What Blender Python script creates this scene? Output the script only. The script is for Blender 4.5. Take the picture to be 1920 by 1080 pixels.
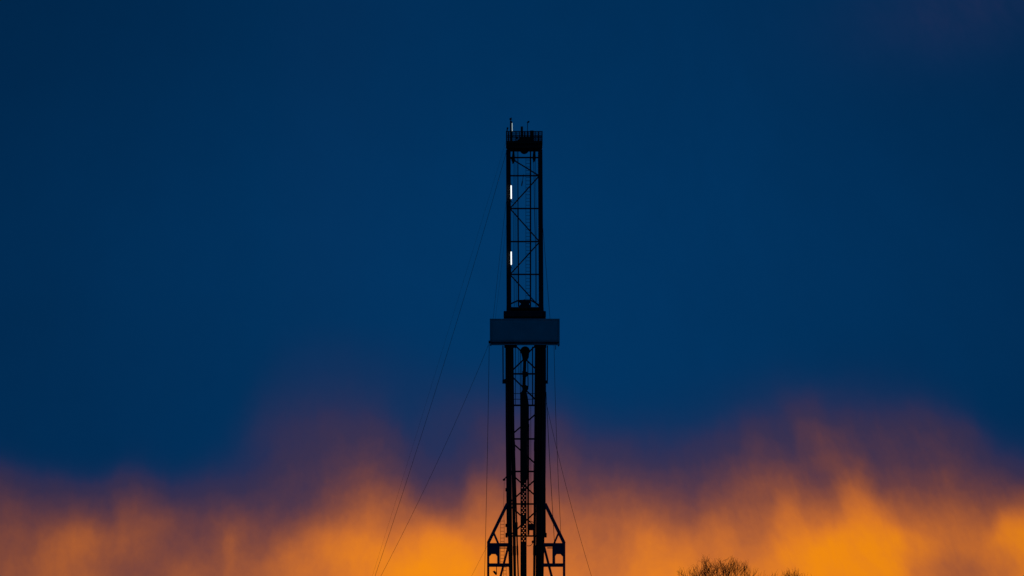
import bpy, bmesh, math, random
import numpy as np
from mathutils import Vector, Matrix

random.seed(7)
SC = bpy.context.scene
for o in list(bpy.data.objects):
    bpy.data.objects.remove(o)
COL = SC.collection

# ------------------------------------------------------------------ camera
LENS = 200.0
F = 1920 * LENS / 36.0                 # focal length in photograph pixels
CAM = Vector((0, 0, 1.7))
PITCH = math.atan(833.0 / F)           # the horizon lies below the frame
cam_data = bpy.data.cameras.new('camera')
cam_data.lens = LENS
cam_data.sensor_width = 36.0
cam_data.clip_start = 1.0
cam_data.clip_end = 30000.0
cam = bpy.data.objects.new('camera', cam_data)
cam.location = CAM
cam.rotation_euler = (math.radians(90) + PITCH, 0, 0)
COL.objects.link(cam)
SC.camera = cam

# ------------------------------------------------------------------ view
SC.view_settings.view_transform = 'Standard'
SC.view_settings.look = 'None'
SC.view_settings.exposure = 0.0
SC.view_settings.gamma = 1.0
SC.view_settings.use_curve_mapping = False
SC.cycles.max_bounces = 4
SC.cycles.use_denoising = True
SC.cycles.use_adaptive_sampling = True


def lin(c):
    out = []
    for v in c:
        v = v / 255.0
        out.append(v / 12.92 if v <= 0.04045 else ((v + 0.055) / 1.055) ** 2.4)
    return out


# ------------------------------------------------------------------ world: dusk sky with lit rain curtains
world = bpy.data.worlds.new('World')
SC.world = world
world.use_nodes = True
world.cycles.sampling_method = 'MANUAL'
world.cycles.sample_map_resolution = 512
NT = world.node_tree
NT.nodes.clear()
SUN_EL = math.radians(-1.5)
SUN_ROT = 0.0
PPD = F * math.pi / 180.0              # photograph pixels per degree


def az_of(x): return (x - 960.0) / PPD
def el_of(y): return (1373.0 - y) / PPD


def M(op, a, b=None, c=None, clamp=False):
    n = NT.nodes.new('ShaderNodeMath')
    n.operation = op
    n.use_clamp = clamp
    for i, v in enumerate((a, b, c)):
        if v is None:
            continue
        if isinstance(v, (int, float)):
            n.inputs[i].default_value = v
        else:
            NT.links.new(v, n.inputs[i])
    return n.outputs[0]


def smooth(v, lo, hi):
    n = NT.nodes.new('ShaderNodeMapRange')
    n.interpolation_type = 'SMOOTHSTEP'
    NT.links.new(v, n.inputs['Value'])
    n.inputs['From Min'].default_value = lo
    n.inputs['From Max'].default_value = hi
    return n.outputs['Result']


def vec(a, b, c):
    n = NT.nodes.new('ShaderNodeCombineXYZ')
    for i, v in enumerate((a, b, c)):
        if isinstance(v, (int, float)):
            n.inputs[i].default_value = v
        else:
            NT.links.new(v, n.inputs[i])
    return n.outputs[0]


def noise(v, scale=1.0, detail=2.0, rough=0.5):
    n = NT.nodes.new('ShaderNodeTexNoise')
    n.inputs['Scale'].default_value = scale
    n.inputs['Detail'].default_value = detail
    n.inputs['Roughness'].default_value = rough
    NT.links.new(v, n.inputs['Vector'])
    return M('SUBTRACT', n.outputs[0], 0.5)


def gauss(u, v, u0, v0, su, sv, amp, lean=0.0):
    """a soft patch in sky degrees; lean shifts it sideways with elevation"""
    dv = M('SUBTRACT', v, v0)
    du = M('SUBTRACT', u, u0)
    if lean:
        du = M('ADD', du, M('MULTIPLY', dv, lean))
    q = M('ADD', M('POWER', M('ABSOLUTE', M('DIVIDE', du, su)), 2.0),
          M('POWER', M('ABSOLUTE', M('DIVIDE', dv, sv)), 2.0))
    return M('MULTIPLY', M('EXPONENT', M('MULTIPLY', q, -0.5)), amp)


def ramp(t, stops, lo, hi):
    n = NT.nodes.new('ShaderNodeValToRGB')
    cr = n.color_ramp
    cr.interpolation = 'LINEAR'
    while len(cr.elements) < len(stops):
        cr.elements.new(0.5)
    for e, (p, c) in zip(cr.elements, stops):
        e.position = (p - lo) / (hi - lo)
        e.color = lin(c) + [1.0]
    NT.links.new(M('DIVIDE', M('SUBTRACT', t, lo), hi - lo, clamp=True), n.inputs[0])
    return n.outputs[0]


def mixc(f, a, b):
    n = NT.nodes.new('ShaderNodeMix')
    n.data_type = 'RGBA'
    n.clamp_factor = True
    for s, v in ((n.inputs[0], f), (n.inputs[6], a), (n.inputs[7], b)):
        if isinstance(v, (int, float)):
            s.default_value = v
        elif isinstance(v, (list, tuple)):
            s.default_value = (*v, 1.0)
        else:
            NT.links.new(v, s)
    return n.outputs[2]


def scalec(c, k):
    n = NT.nodes.new('ShaderNodeVectorMath')
    n.operation = 'SCALE'
    if isinstance(c, (list, tuple)):
        n.inputs[0].default_value = c
    else:
        NT.links.new(c, n.inputs[0])
    if isinstance(k, (int, float)):
        n.inputs['Scale'].default_value = k
    else:
        NT.links.new(k, n.inputs['Scale'])
    return n.outputs[0]


tc = NT.nodes.new('ShaderNodeTexCoord')
sx = NT.nodes.new('ShaderNodeSeparateXYZ')
NT.links.new(tc.outputs['Generated'], sx.inputs[0])
U = M('MULTIPLY', M('ARCTAN2', sx.outputs[0], sx.outputs[1]), 180 / math.pi)
V = M('MULTIPLY', M('ARCSINE', sx.outputs[2]), 180 / math.pi)

# how strongly the low sun lights the cloud and its rain curtains, row by row of elevation, along azimuth
ROWS = [
    (1072, "0:0.625 50:0.645 100:0.725 150:0.715 200:0.645 250:0.576 300:0.61 350:0.669 400:0.642 430:0.697 470:0.69 500:0.712 550:0.791 600:0.813 650:0.86 700:0.92 750:0.98 800:1 850:1 900:0.95 950:0.88 1000:0.82 1060:0.83 1120:0.81 1170:0.83 1210:0.9 1260:0.91 1330:0.86 1400:0.88 1450:0.9 1500:0.97 1560:1 1620:1 1660:1 1700:0.88 1750:0.78 1790:0.72 1830:0.74 1870:0.78 1920:0.86"),
    (1040, "0:0.612 50:0.641 100:0.717 160:0.733 200:0.666 250:0.621 290:0.604 330:0.598 380:0.609 410:0.619 430:0.687 450:0.65 480:0.653 520:0.713 560:0.776 600:0.829 650:0.894 700:0.918 750:0.925 800:0.976 840:1 880:0.947 930:0.849 1000:0.779 1060:0.798 1120:0.777 1180:0.814 1220:0.872 1260:0.874 1330:0.823 1380:0.792 1440:0.883 1500:0.994 1560:1 1620:1 1670:0.993 1720:0.9 1770:0.817 1810:0.774 1850:0.829 1920:0.9"),
    (1010, "0:0.575 50:0.596 100:0.665 160:0.708 200:0.643 250:0.638 300:0.593 330:0.556 370:0.544 410:0.594 430:0.656 450:0.623 480:0.592 510:0.619 550:0.688 600:0.789 650:0.868 700:0.86 750:0.848 800:0.899 830:0.954 870:0.88 920:0.817 1000:0.746 1060:0.758 1120:0.737 1180:0.786 1220:0.832 1270:0.782 1320:0.769 1380:0.77 1440:0.824 1500:0.909 1550:0.919 1600:1 1650:1 1700:0.889 1750:0.836 1800:0.778 1850:0.847 1890:0.947 1920:0.951"),
    (980, "0:0.518 50:0.528 100:0.563 150:0.582 200:0.553 240:0.625 280:0.603 320:0.543 360:0.496 400:0.513 430:0.569 460:0.573 500:0.509 540:0.518 580:0.601 620:0.7 660:0.767 700:0.773 740:0.743 780:0.728 820:0.799 860:0.744 910:0.758 1000:0.704 1060:0.717 1120:0.686 1180:0.728 1220:0.707 1270:0.659 1320:0.7 1380:0.729 1440:0.747 1490:0.824 1515:0.809 1552:0.762 1580:0.876 1620:0.929 1660:0.871 1700:0.776 1750:0.738 1800:0.73 1850:0.754 1890:0.886 1920:0.907"),
    (945, "0:0.467 50:0.417 90:0.399 130:0.415 180:0.388 220:0.469 250:0.509 290:0.453 330:0.357 370:0.346 410:0.397 450:0.368 500:0.39 540:0.358 590:0.447 640:0.575 690:0.672 740:0.656 780:0.565 820:0.5 860:0.558 910:0.691 960:0.657 1000:0.641 1060:0.637 1120:0.585 1180:0.59 1220:0.568 1270:0.519 1320:0.545 1380:0.623 1430:0.578 1480:0.732 1500:0.692 1540:0.633 1570:0.692 1610:0.816 1650:0.755 1700:0.655 1760:0.607 1800:0.619 1850:0.588 1890:0.621 1920:0.67"),
    (910, "0:0.339 30:0.29 80:0.252 130:0.217 180:0.202 220:0.283 260:0.323 300:0.243 340:0.202 390:0.236 440:0.266 480:0.297 530:0.348 580:0.375 630:0.461 680:0.532 720:0.57 760:0.508 800:0.352 840:0.334 870:0.408 905:0.548 950:0.533 1000:0.528 1060:0.516 1110:0.464 1160:0.463 1200:0.456 1250:0.41 1300:0.42 1350:0.48 1400:0.538 1450:0.588 1500:0.537 1530:0.498 1560:0.567 1590:0.626 1630:0.563 1670:0.5 1720:0.505 1760:0.533 1810:0.498 1850:0.493 1890:0.411 1920:0.424"),
    (880, "0:0.208 50:0.139 100:0.086 150:0.068 200:0.101 250:0.166 300:0.087 350:0.088 400:0.142 450:0.174 500:0.254 550:0.325 600:0.363 650:0.416 700:0.456 740:0.427 780:0.317 820:0.25 860:0.289 900:0.381 950:0.429 1060:0.433 1120:0.365 1190:0.363 1250:0.313 1310:0.33 1360:0.39 1420:0.476 1460:0.511 1490:0.474 1515:0.457 1545:0.507 1570:0.533 1600:0.548 1640:0.428 1690:0.412 1740:0.436 1790:0.431 1840:0.36 1890:0.306 1920:0.287"),
    (850, "0:0.04 100:0 200:0 260:0.04 320:0 400:0.06 450:0.14 500:0.2 550:0.3 600:0.3 650:0.34 700:0.36 740:0.32 780:0.22 820:0.18 860:0.22 900:0.28 950:0.36 1060:0.36 1120:0.28 1180:0.26 1240:0.22 1300:0.24 1350:0.28 1410:0.38 1450:0.42 1490:0.35 1540:0.42 1575:0.45 1610:0.4 1660:0.34 1720:0.38 1780:0.36 1830:0.28 1880:0.18 1920:0.16"),
    (815, "0:0 380:0 430:0.067 480:0.179 550:0.246 620:0.291 700:0.314 740:0.291 780:0.179 830:0.179 880:0.224 940:0.314 1060:0.291 1120:0.179 1180:0.179 1250:0.157 1320:0.202 1380:0.269 1420:0.358 1460:0.291 1500:0.403 1540:0.448 1570:0.426 1610:0.336 1680:0.336 1740:0.336 1800:0.291 1850:0.157 1890:0.067 1920:0.045"),
    (775, "0:0 420:0 470:0.092 540:0.183 620:0.206 700:0.183 760:0.114 820:0.16 900:0.183 960:0.183 1060:0.16 1120:0.069 1200:0.046 1300:0.069 1380:0.137 1440:0.16 1490:0.275 1520:0.297 1560:0.206 1620:0.206 1700:0.229 1770:0.16 1820:0.069 1870:0 1920:0"),
    (725, "0:0 440:0 500:0.093 600:0.128 700:0.116 800:0.093 900:0.093 1000:0.07 1100:0 1300:0.023 1420:0.07 1500:0.116 1600:0.093 1700:0.07 1760:0.023 1820:0 1920:0"),
    (670, "0:0 470:0 540:0.068 620:0.095 700:0.068 800:0.027 900:0 1920:0"),
]


def lookup(u, pts, lo, hi, top):
    n = NT.nodes.new('ShaderNodeFloatCurve')
    cm = n.mapping
    cm.use_clip = False
    cv = cm.curves[0]
    P = [((x - lo) / (hi - lo), y / top) for x, y in pts]
    cv.points[0].location = P[0]
    cv.points[1].location = P[-1]
    for p in P[1:-1]:
        cv.points.new(*p)
    for p in cv.points:
        p.handle_type = 'AUTO_CLAMPED'
    cm.update()
    NT.links.new(M('DIVIDE', M('SUBTRACT', u, lo), hi - lo, clamp=True), n.inputs['Value'])
    return n.outputs[0] if top == 1 else M('MULTIPLY', n.outputs[0], top)


# wind bends the curtains a little; the same weather goes on to both sides of the view
warp_u = noise(vec(M('MULTIPLY', U, 2.6), M('MULTIPLY', V, 1.6), 3.1), 1.0, 4.0, 0.55)
warp_v = noise(vec(M('MULTIPLY', U, 2.6), M('MULTIPLY', V, 1.5), 9.7), 1.0, 3.0, 0.5)
UF = M('SUBTRACT', M('PINGPONG', M('ADD', U, az_of(1920)), 2 * az_of(1920)), az_of(1920))
UF = M('ADD', UF, M('MULTIPLY', warp_u, 0.16))
VF = M('ADD', V, M('MULTIPLY', warp_v, 0.18))
r = lookup(VF, [(el_of(y), i / 12.0) for i, y in enumerate([q[0] for q in ROWS] + [600])], el_of(1072), el_of(600), 1)
r = M('MULTIPLY', r, 12.0)
t = None
for i in [-1] + list(range(len(ROWS))):
    src = ROWS[max(i, 0)][1]
    if i == -1:
        val = None
    else:
        val = lookup(UF, [(az_of(float(p.split(':')[0])), float(p.split(':')[1])) for p in src.split()],
                     az_of(0), az_of(1920), 1)
        if i == 0:
            first = val
    d = M('ABSOLUTE', M('SUBTRACT', r, float(i)))
    k = M('DIVIDE', M('SUBTRACT', M('POWER', M('MAXIMUM', M('SUBTRACT', 2.0, d), 0.0), 3.0),
                      M('MULTIPLY', M('POWER', M('MAXIMUM', M('SUBTRACT', 1.0, d), 0.0), 3.0), 4.0)), 6.0)
    if i == -1:
        k_first = k
        continue
    if i == 0:
        k = M('ADD', k, k_first)
    t = M('MULTIPLY', val, k) if t is None else M('MULTIPLY_ADD', val, k, t)
# streaks: narrow across, long along the fall, leaning on the right of the mast
LEAN = M('MULTIPLY', smooth(U, az_of(1180), az_of(1480)), 0.36)
S = M('ADD', M('ADD', U, M('MULTIPLY', LEAN, M('SUBTRACT', V, el_of(900)))), M('MULTIPLY', warp_u, 0.15))
st1 = noise(vec(M('MULTIPLY', S, 4.2), M('MULTIPLY', V, 1.0), 1.7), 1.0, 3.0, 0.5)
st2 = noise(vec(M('MULTIPLY', S, 0.8), M('MULTIPLY', V, 0.7), 8.3), 1.0, 2.0, 0.5)
puff = noise(vec(M('MULTIPLY', S, 4.4), M('MULTIPLY', V, 3.2), 5.5), 1.0, 7.0, 0.60)
t = M('SUBTRACT', t, M('MULTIPLY', M('MULTIPLY', smooth(t, 0.15, 0.5), M('SUBTRACT', 1.0, smooth(t, 0.75, 1.0))), 0.02))
body = smooth(t, 0.0, 0.45)
rain = M('MULTIPLY_ADD', smooth(U, az_of(900), az_of(1450)), 0.10, 0.03)
t = M('ADD', t, M('MULTIPLY', M('MULTIPLY', st1, body), rain))
t = M('ADD', t, M('MULTIPLY', M('MULTIPLY', puff, body), 0.17))
# faint mauve patch high on the right
t = M('ADD', t, M('MULTIPLY', gauss(U, V, az_of(1800), el_of(25), 170 / PPD, 80 / PPD, 0.115, -0.5), M('MULTIPLY_ADD', puff, 0.9, 1.0)))
# the afterglow belongs to the western quarter only
west = M('SUBTRACT', 1.0, smooth(M('ABSOLUTE', U), 18.0, 60.0))
t = M('MULTIPLY', M('MAXIMUM', t, 0.0), west)

fire = ramp(t, [(0.00, (20, 48, 92)), (0.10, (28, 48, 91)), (0.20, (44, 49, 88)), (0.30, (60, 51, 82)), (0.40, (83, 57, 76)),
                (0.50, (110, 66, 69)), (0.60, (141, 79, 62)), (0.70, (174, 95, 56)), (0.80, (204, 111, 49)),
                (0.90, (229, 127, 38)), (1.00, (245, 141, 22)), (1.10, (254, 148, 2))], 0.0, 1.10)
glow = M('ADD', M('MULTIPLY', M('EXPONENT', M('MULTIPLY', M('POWER', M('ABSOLUTE', M('DIVIDE', M('SUBTRACT', U, 0.35), 4.3)), 2.0), -0.7)), 0.46), 0.54)
high = M('SUBTRACT', 1.0, M('MULTIPLY', smooth(V, el_of(560), el_of(-100)), 0.20))
blue = scalec(lin((1, 53, 99)), M('MULTIPLY', M('MULTIPLY', glow, high), M('ADD', 1.0, M('MULTIPLY_ADD', puff, 0.07, M('MULTIPLY', st2, 0.14)))))
fire = scalec(fire, M('ADD', 0.5, M('MULTIPLY', glow, 0.5)))
deck = mixc(M('DIVIDE', t, 0.22, clamp=True), blue, fire)

sky = NT.nodes.new('ShaderNodeTexSky')
sky.sky_type = 'NISHITA'
sky.sun_disc = False
sky.sun_elevation = SUN_EL
sky.sun_rotation = SUN_ROT
sky.air_density = 1.0
sky.dust_density = 1.0
sky.ozone_density = 3.0
clear = scalec(sky.outputs[0], 0.25)
total = mixc(0.985, clear, scalec(deck, 10.0))      # storm cloud covers nearly all of the clear dusk sky
bg = NT.nodes.new('ShaderNodeBackground')
bg.inputs['Strength'].default_value = 0.1
NT.links.new(total, bg.inputs['Color'])
wo = NT.nodes.new('ShaderNodeOutputWorld')
NT.links.new(bg.outputs[0], wo.inputs['Surface'])

# ------------------------------------------------------------------ sun, all but gone behind the storm
sun_data = bpy.data.lights.new('sun', 'SUN')
sun_data.energy = 0.04
sun_data.angle = math.radians(10)
sun_data.color = (1.0, 0.62, 0.28)
sun = bpy.data.objects.new('sun', sun_data)
sun.rotation_euler = (math.radians(-88.5), 0, 0)     # light comes from behind the rig, low
COL.objects.link(sun)

# ------------------------------------------------------------------ materials
def material(name, c1, c2, rough=0.6, metal=0.0, scale=3.0, bump=0.0, spec=0.4):
    m = bpy.data.materials.new(name)
    m.use_nodes = True
    nt = m.node_tree
    b = nt.nodes['Principled BSDF']
    tcn = nt.nodes.new('ShaderNodeTexCoord')
    nz = nt.nodes.new('ShaderNodeTexNoise')
    nz.inputs['Scale'].default_value = scale
    nz.inputs['Detail'].default_value = 5.0
    nt.links.new(tcn.outputs['Object'], nz.inputs['Vector'])
    cr = nt.nodes.new('ShaderNodeValToRGB')
    cr.color_ramp.elements[0].position = 0.35
    cr.color_ramp.elements[0].color = (*c1, 1)
    cr.color_ramp.elements[1].position = 0.68
    cr.color_ramp.elements[1].color = (*c2, 1)
    nt.links.new(nz.outputs[0], cr.inputs[0])
    nt.links.new(cr.outputs[0], b.inputs['Base Color'])
    b.inputs['Roughness'].default_value = rough
    b.inputs['Metallic'].default_value = metal
    b.inputs['Specular IOR Level'].default_value = spec
    if bump:
        bp = nt.nodes.new('ShaderNodeBump')
        bp.inputs['Strength'].default_value = bump
        nt.links.new(nz.outputs[0], bp.inputs['Height'])
        nt.links.new(bp.outputs[0], b.inputs['Normal'])
    return m


def lamp_material(name, col, strength):
    m = bpy.data.materials.new(name)
    m.use_nodes = True
    b = m.node_tree.nodes['Principled BSDF']
    b.inputs['Base Color'].default_value = (0.8, 0.8, 0.8, 1)
    b.inputs['Emission Color'].default_value = (*col, 1)
    b.inputs['Emission Strength'].default_value = strength
    return m


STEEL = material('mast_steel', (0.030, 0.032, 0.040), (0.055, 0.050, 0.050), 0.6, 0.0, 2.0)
OCHRE = material('crown_paint', (0.085, 0.055, 0.020), (0.050, 0.036, 0.020), 0.6, 0.0, 2.5)
NAVY = material('frame_paint', (0.055, 0.085, 0.19), (0.04, 0.06, 0.13), 0.55, 0.0, 2.0)
TARP = material('wind_wall_sheet', (0.66, 0.69, 0.68), (0.76, 0.78, 0.77), 0.7, 0.0, 1.2, 0.1)
GRATE_SKY = material('grating_sky_tone', (0.78, 0.80, 0.80), (0.68, 0.72, 0.74), 0.7, 0.0, 1.5)  # pale colour imitates dim sky light coming through the floor grating
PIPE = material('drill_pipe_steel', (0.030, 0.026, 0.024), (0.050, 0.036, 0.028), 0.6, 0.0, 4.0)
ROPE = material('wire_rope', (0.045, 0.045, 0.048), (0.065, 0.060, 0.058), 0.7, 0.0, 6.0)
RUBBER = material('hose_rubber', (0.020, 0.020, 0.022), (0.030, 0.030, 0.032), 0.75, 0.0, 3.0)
BLOCK = material('block_paint', (0.050, 0.042, 0.020), (0.035, 0.030, 0.022), 0.55, 0.0, 3.0)
BARK = material('bark', (0.055, 0.038, 0.026), (0.095, 0.066, 0.044), 0.9, 0.0, 5.0, 0.3)
SOIL = material('field_grass', (0.045, 0.055, 0.022), (0.085, 0.075, 0.036), 0.95, 0.0, 0.08)
GRAVEL = material('pad_gravel', (0.16, 0.15, 0.13), (0.24, 0.22, 0.19), 0.95, 0.0, 0.8)
TUBE = lamp_material('fluorescent_tube', (0.93, 1.0, 0.97), 1.4)
TUBE_DIM = lamp_material('fluorescent_tube_weak', (0.72, 0.95, 1.0), 0.45)

# ------------------------------------------------------------------ building helpers
Y0 = 485.0                                  # the rig stands 485 m away
FW = Vector((0, math.cos(PITCH), math.sin(PITCH)))
UP = Vector((0, -math.sin(PITCH), math.cos(PITCH)))
RT = Vector((1, 0, 0))


def at(x, y, Y=Y0):
    """real position, at distance Y, of a point measured in the photograph"""
    d = FW + RT * ((x - 960.0) / F) + UP * ((540.0 - y) / F)
    return CAM + d * ((Y - CAM.y) / d.y)


PX = Y0 / F * 1.0                           # metres per photograph pixel at the rig
AXIS = at(985.5, 1080).x                    # well centre
FLOOR_Z = 8.2
LOC = {}


def link(name, bm, mat, parent=None, smooth=False):
    me = bpy.data.meshes.new(name)
    c = Vector((0, 0, 0))
    lo = Vector((1e9,) * 3); hi = Vector((-1e9,) * 3)
    for v in bm.verts:
        for k in range(3):
            lo[k] = min(lo[k], v.co[k]); hi[k] = max(hi[k], v.co[k])
    c = (lo + hi) / 2
    if parent is None:
        c.z = lo.z
    bmesh.ops.translate(bm, verts=bm.verts, vec=-c)
    bmesh.ops.recalc_face_normals(bm, faces=bm.faces)
    if smooth:
        for f in bm.faces:
            f.smooth = True
    bm.to_mesh(me)
    bm.free()
    me.materials.append(mat)
    o = bpy.data.objects.new(name, me)
    COL.objects.link(o)
    if parent is not None:
        o.parent = parent
        o.location = c - LOC[parent.name]
    else:
        o.location = c
    LOC[o.name] = c
    return o


def thing(name, label, cat, loc, group=None):
    o = bpy.data.objects.new(name, None)
    o.empty_display_size = 0.3
    COL.objects.link(o)
    o.location = loc
    LOC[o.name] = Vector(loc)
    return tag(o, label, cat, group)


def tag(o, label, cat, group=None):
    o['label'] = label
    o['category'] = cat
    if group:
        o['group'] = group
    return o


def frame_of(a, b):
    w = (b - a).normalized()
    ref = Vector((0, 1, 0)) if abs(w.y) < 0.9 else Vector((1, 0, 0))
    u = ref.cross(w).normalized()
    v = w.cross(u).normalized()
    return u, v, w


def prism(bm, a, b, prof, prof2=None):
    """sweep a closed 2-D profile from a to b"""
    u, v, w = frame_of(a, b)
    prof2 = prof2 or prof
    r1 = [bm.verts.new(a + u * p + v * q) for p, q in prof]
    r2 = [bm.verts.new(b + u * p + v * q) for p, q in prof2]
    n = len(prof)
    for i in range(n):
        bm.faces.new((r1[i], r1[(i + 1) % n], r2[(i + 1) % n], r2[i]))
    bm.faces.new(r1[::-1]); bm.faces.new(r2)
    return bm


def rect(w, d):
    return [(-w / 2, -d / 2), (w / 2, -d / 2), (w / 2, d / 2), (-w / 2, d / 2)]


def ibeam(w, d, t=0.25):
    """I section, flanges across w, seen broad side on"""
    f = d * t
    k = w * 0.12
    return [(-w / 2, -d / 2), (w / 2, -d / 2), (w / 2, -d / 2 + f), (k, -d / 2 + f), (k, d / 2 - f), (w / 2, d / 2 - f),
            (w / 2, d / 2), (-w / 2, d / 2), (-w / 2, d / 2 - f), (-k, d / 2 - f), (-k, -d / 2 + f), (-w / 2, -d / 2 + f)]


def ring(r, n=8):
    return [(r * math.cos(2 * math.pi * i / n), r * math.sin(2 * math.pi * i / n)) for i in range(n)]


def bar(name, a, b, w, d, mat, parent, prof='i'):
    bm = bmesh.new()
    prism(bm, a, b, ibeam(w, d) if prof == 'i' else rect(w, d) if prof == 'r' else ring(w / 2, 8))
    return link(name, bm, mat, parent, prof == 'o')


def box_bm(bm, lo, hi, bevel=0.0):
    r = bmesh.ops.create_cube(bm, size=1.0)
    c = (Vector(lo) + Vector(hi)) / 2
    s = Vector(hi) - Vector(lo)
    for v in r['verts']:
        v.co = Vector((v.co.x * s.x, v.co.y * s.y, v.co.z * s.z)) + c
    if bevel:
        es = list({e for v in r['verts'] for e in v.link_edges})
        bmesh.ops.bevel(bm, geom=es, offset=bevel, segments=1, affect='EDGES')
    return bm


def box(name, x0, y0, x1, y1, ya, yb, mat, parent, bevel=0.02):
    """box whose front face covers photograph rectangle x0..x1, y0..y1, from depth ya to yb"""
    a = at(x0, y1, ya); b = at(x1, y0, ya)      # seen from below: its lowest visible edge is the back one
    z0 = min(at(x0, y1, yb).z, b.z - 0.06)
    bm = bmesh.new()
    box_bm(bm, (a.x, ya, z0), (b.x, yb, b.z), bevel)
    return link(name, bm, mat, parent)


def tube_along(bm, pts, r, n=6):
    rings = []
    for i, p in enumerate(pts):
        q = pts[min(i + 1, len(pts) - 1)] - pts[max(i - 1, 0)]
        u, v, w = frame_of(Vector((0, 0, 0)), q)
        rr = r[i] if isinstance(r, (list, tuple)) else r
        rings.append([bm.verts.new(p + u * a + v * b) for a, b in ring(rr, n)])
    for A, B in zip(rings, rings[1:]):
        for i in range(n):
            bm.faces.new((A[i], A[(i + 1) % n], B[(i + 1) % n], B[i]))
    bm.faces.new(rings[0][::-1]); bm.faces.new(rings[-1])
    return bm


def spline(pts, sub=6):
    out = []
    P = [pts[0] * 2 - pts[1]] + list(pts) + [pts[-1] * 2 - pts[-2]]
    for i in range(1, len(P) - 2):
        p0, p1, p2, p3 = P[i - 1:i + 3]
        for k in range(sub):
            s = k / sub
            out.append(0.5 * ((2 * p1) + (p2 - p0) * s + (2 * p0 - 5 * p1 + 4 * p2 - p3) * s * s + (3 * p1 - p0 - 3 * p2 + p3) * s ** 3))
    out.append(pts[-1])
    return out


def plate(bm, outline, ya, yb):
    """flat plate: photograph outline at depth ya, thickness to yb"""
    A = [bm.verts.new(at(x, y, ya)) for x, y in outline]
    B = [bm.verts.new(Vector((v.co.x, yb, v.co.z))) for v in A]
    n = len(A)
    for i in range(n):
        bm.faces.new((A[i], A[(i + 1) % n], B[(i + 1) % n], B[i]))
    bm.faces.new(A); bm.faces.new(B[::-1])
    return bm


# ------------------------------------------------------------------ ground
bm = bmesh.new()
N = 48
rings = []
for rad in (0, 150, 600, 2000, 6000, 14000):
    if rad == 0:
        rings.append([bm.verts.new((0, Y0, 0))])
        continue
    rings.append([bm.verts.new((rad * math.cos(2 * math.pi * i / N), Y0 + rad * math.sin(2 * math.pi * i / N), 0)) for i in range(N)])
for i in range(N):
    bm.faces.new((rings[0][0], rings[1][i], rings[1][(i + 1) % N]))
for A, B in zip(rings[1:], rings[2:]):
    for i in range(N):
        bm.faces.new((A[i], B[i], B[(i + 1) % N], A[(i + 1) % N]))
g = link('ground', bm, SOIL)
g['kind'] = 'structure'
bm = bmesh.new()
box_bm(bm, (AXIS - 45, Y0 - 35, 0.004), (AXIS + 45, Y0 + 30, 0.10))
g = link('gravel_pad', bm, GRAVEL)
g['kind'] = 'structure'

# ------------------------------------------------------------------ the drilling rig
RIG = thing('drilling_rig', 'tall dark lattice drilling rig mast with crown railing and boxed racking board', 'drilling rig', (AXIS, Y0, 0.10))
YF, YB = Y0 - 1.3, Y0 + 1.3                  # front and back faces of the mast


def dep(o, z):
    return Vector((o.x, o.y, z))


# drill floor and its legs, below the frame
bm = bmesh.new()
box_bm(bm, (AXIS - 6, Y0 - 5, FLOOR_Z - 0.9), (AXIS + 6, Y0 + 6, FLOOR_Z), 0.05)
link('drill_floor', bm, NAVY, RIG)
for sx_ in (-5.4, 5.4):
    for sy in (-4.4, 5.4):
        bar('substructure_leg', Vector((AXIS + sx_, Y0 + sy, 0.10)), Vector((AXIS + sx_, Y0 + sy, FLOOR_Z - 0.9)), 0.5, 0.5, NAVY, RIG)
    bar('substructure_brace', Vector((AXIS + sx_, Y0 - 4.1, 0.3)), Vector((AXIS + sx_, Y0 + 5.1, FLOOR_Z - 1.0)), 0.3, 0.3, NAVY, RIG)
for sy in (-4.4, 5.4):
    bar('substructure_brace', Vector((AXIS - 5.1, Y0 + sy, 0.3)), Vector((AXIS + 5.1, Y0 + sy, FLOOR_Z - 1.0)), 0.3, 0.3, NAVY, RIG)

# mast legs: photograph centre line and width, top to bottom
LEG_L = [(953.2, 284, 8.6), (954.2, 575, 9.0), (952.6, 660, 10.0), (953.0, 800, 10.0), (954.2, 905, 10.2), (955.2, 1004, 10.5)]
LEG_L2 = [(956.4, 1004, 8.5), (958.0, 1080, 7.0), (959.5, 1226, 7.0)]
LEG_R = [(1012.8, 284, 8.2), (1014.6, 575, 8.6), (1018.4, 660, 10.4), (1018.4, 800, 10.4), (1017.6, 905, 10.4), (1017.8, 1004, 11.0)]
LEG_R2 = [(1015.6, 1004, 10.5), (1014.4, 1080, 9.6), (1012.0, 1226, 9.0)]
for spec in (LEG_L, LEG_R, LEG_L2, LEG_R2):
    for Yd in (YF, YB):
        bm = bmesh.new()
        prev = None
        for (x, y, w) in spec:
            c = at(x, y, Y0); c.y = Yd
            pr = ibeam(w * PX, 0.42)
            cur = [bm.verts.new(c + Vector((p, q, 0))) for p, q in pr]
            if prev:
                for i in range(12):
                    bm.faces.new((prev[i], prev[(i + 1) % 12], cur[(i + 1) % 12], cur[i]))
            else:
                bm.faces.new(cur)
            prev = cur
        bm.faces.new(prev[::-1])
        link('mast_leg', bm, STEEL, RIG)

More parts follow.
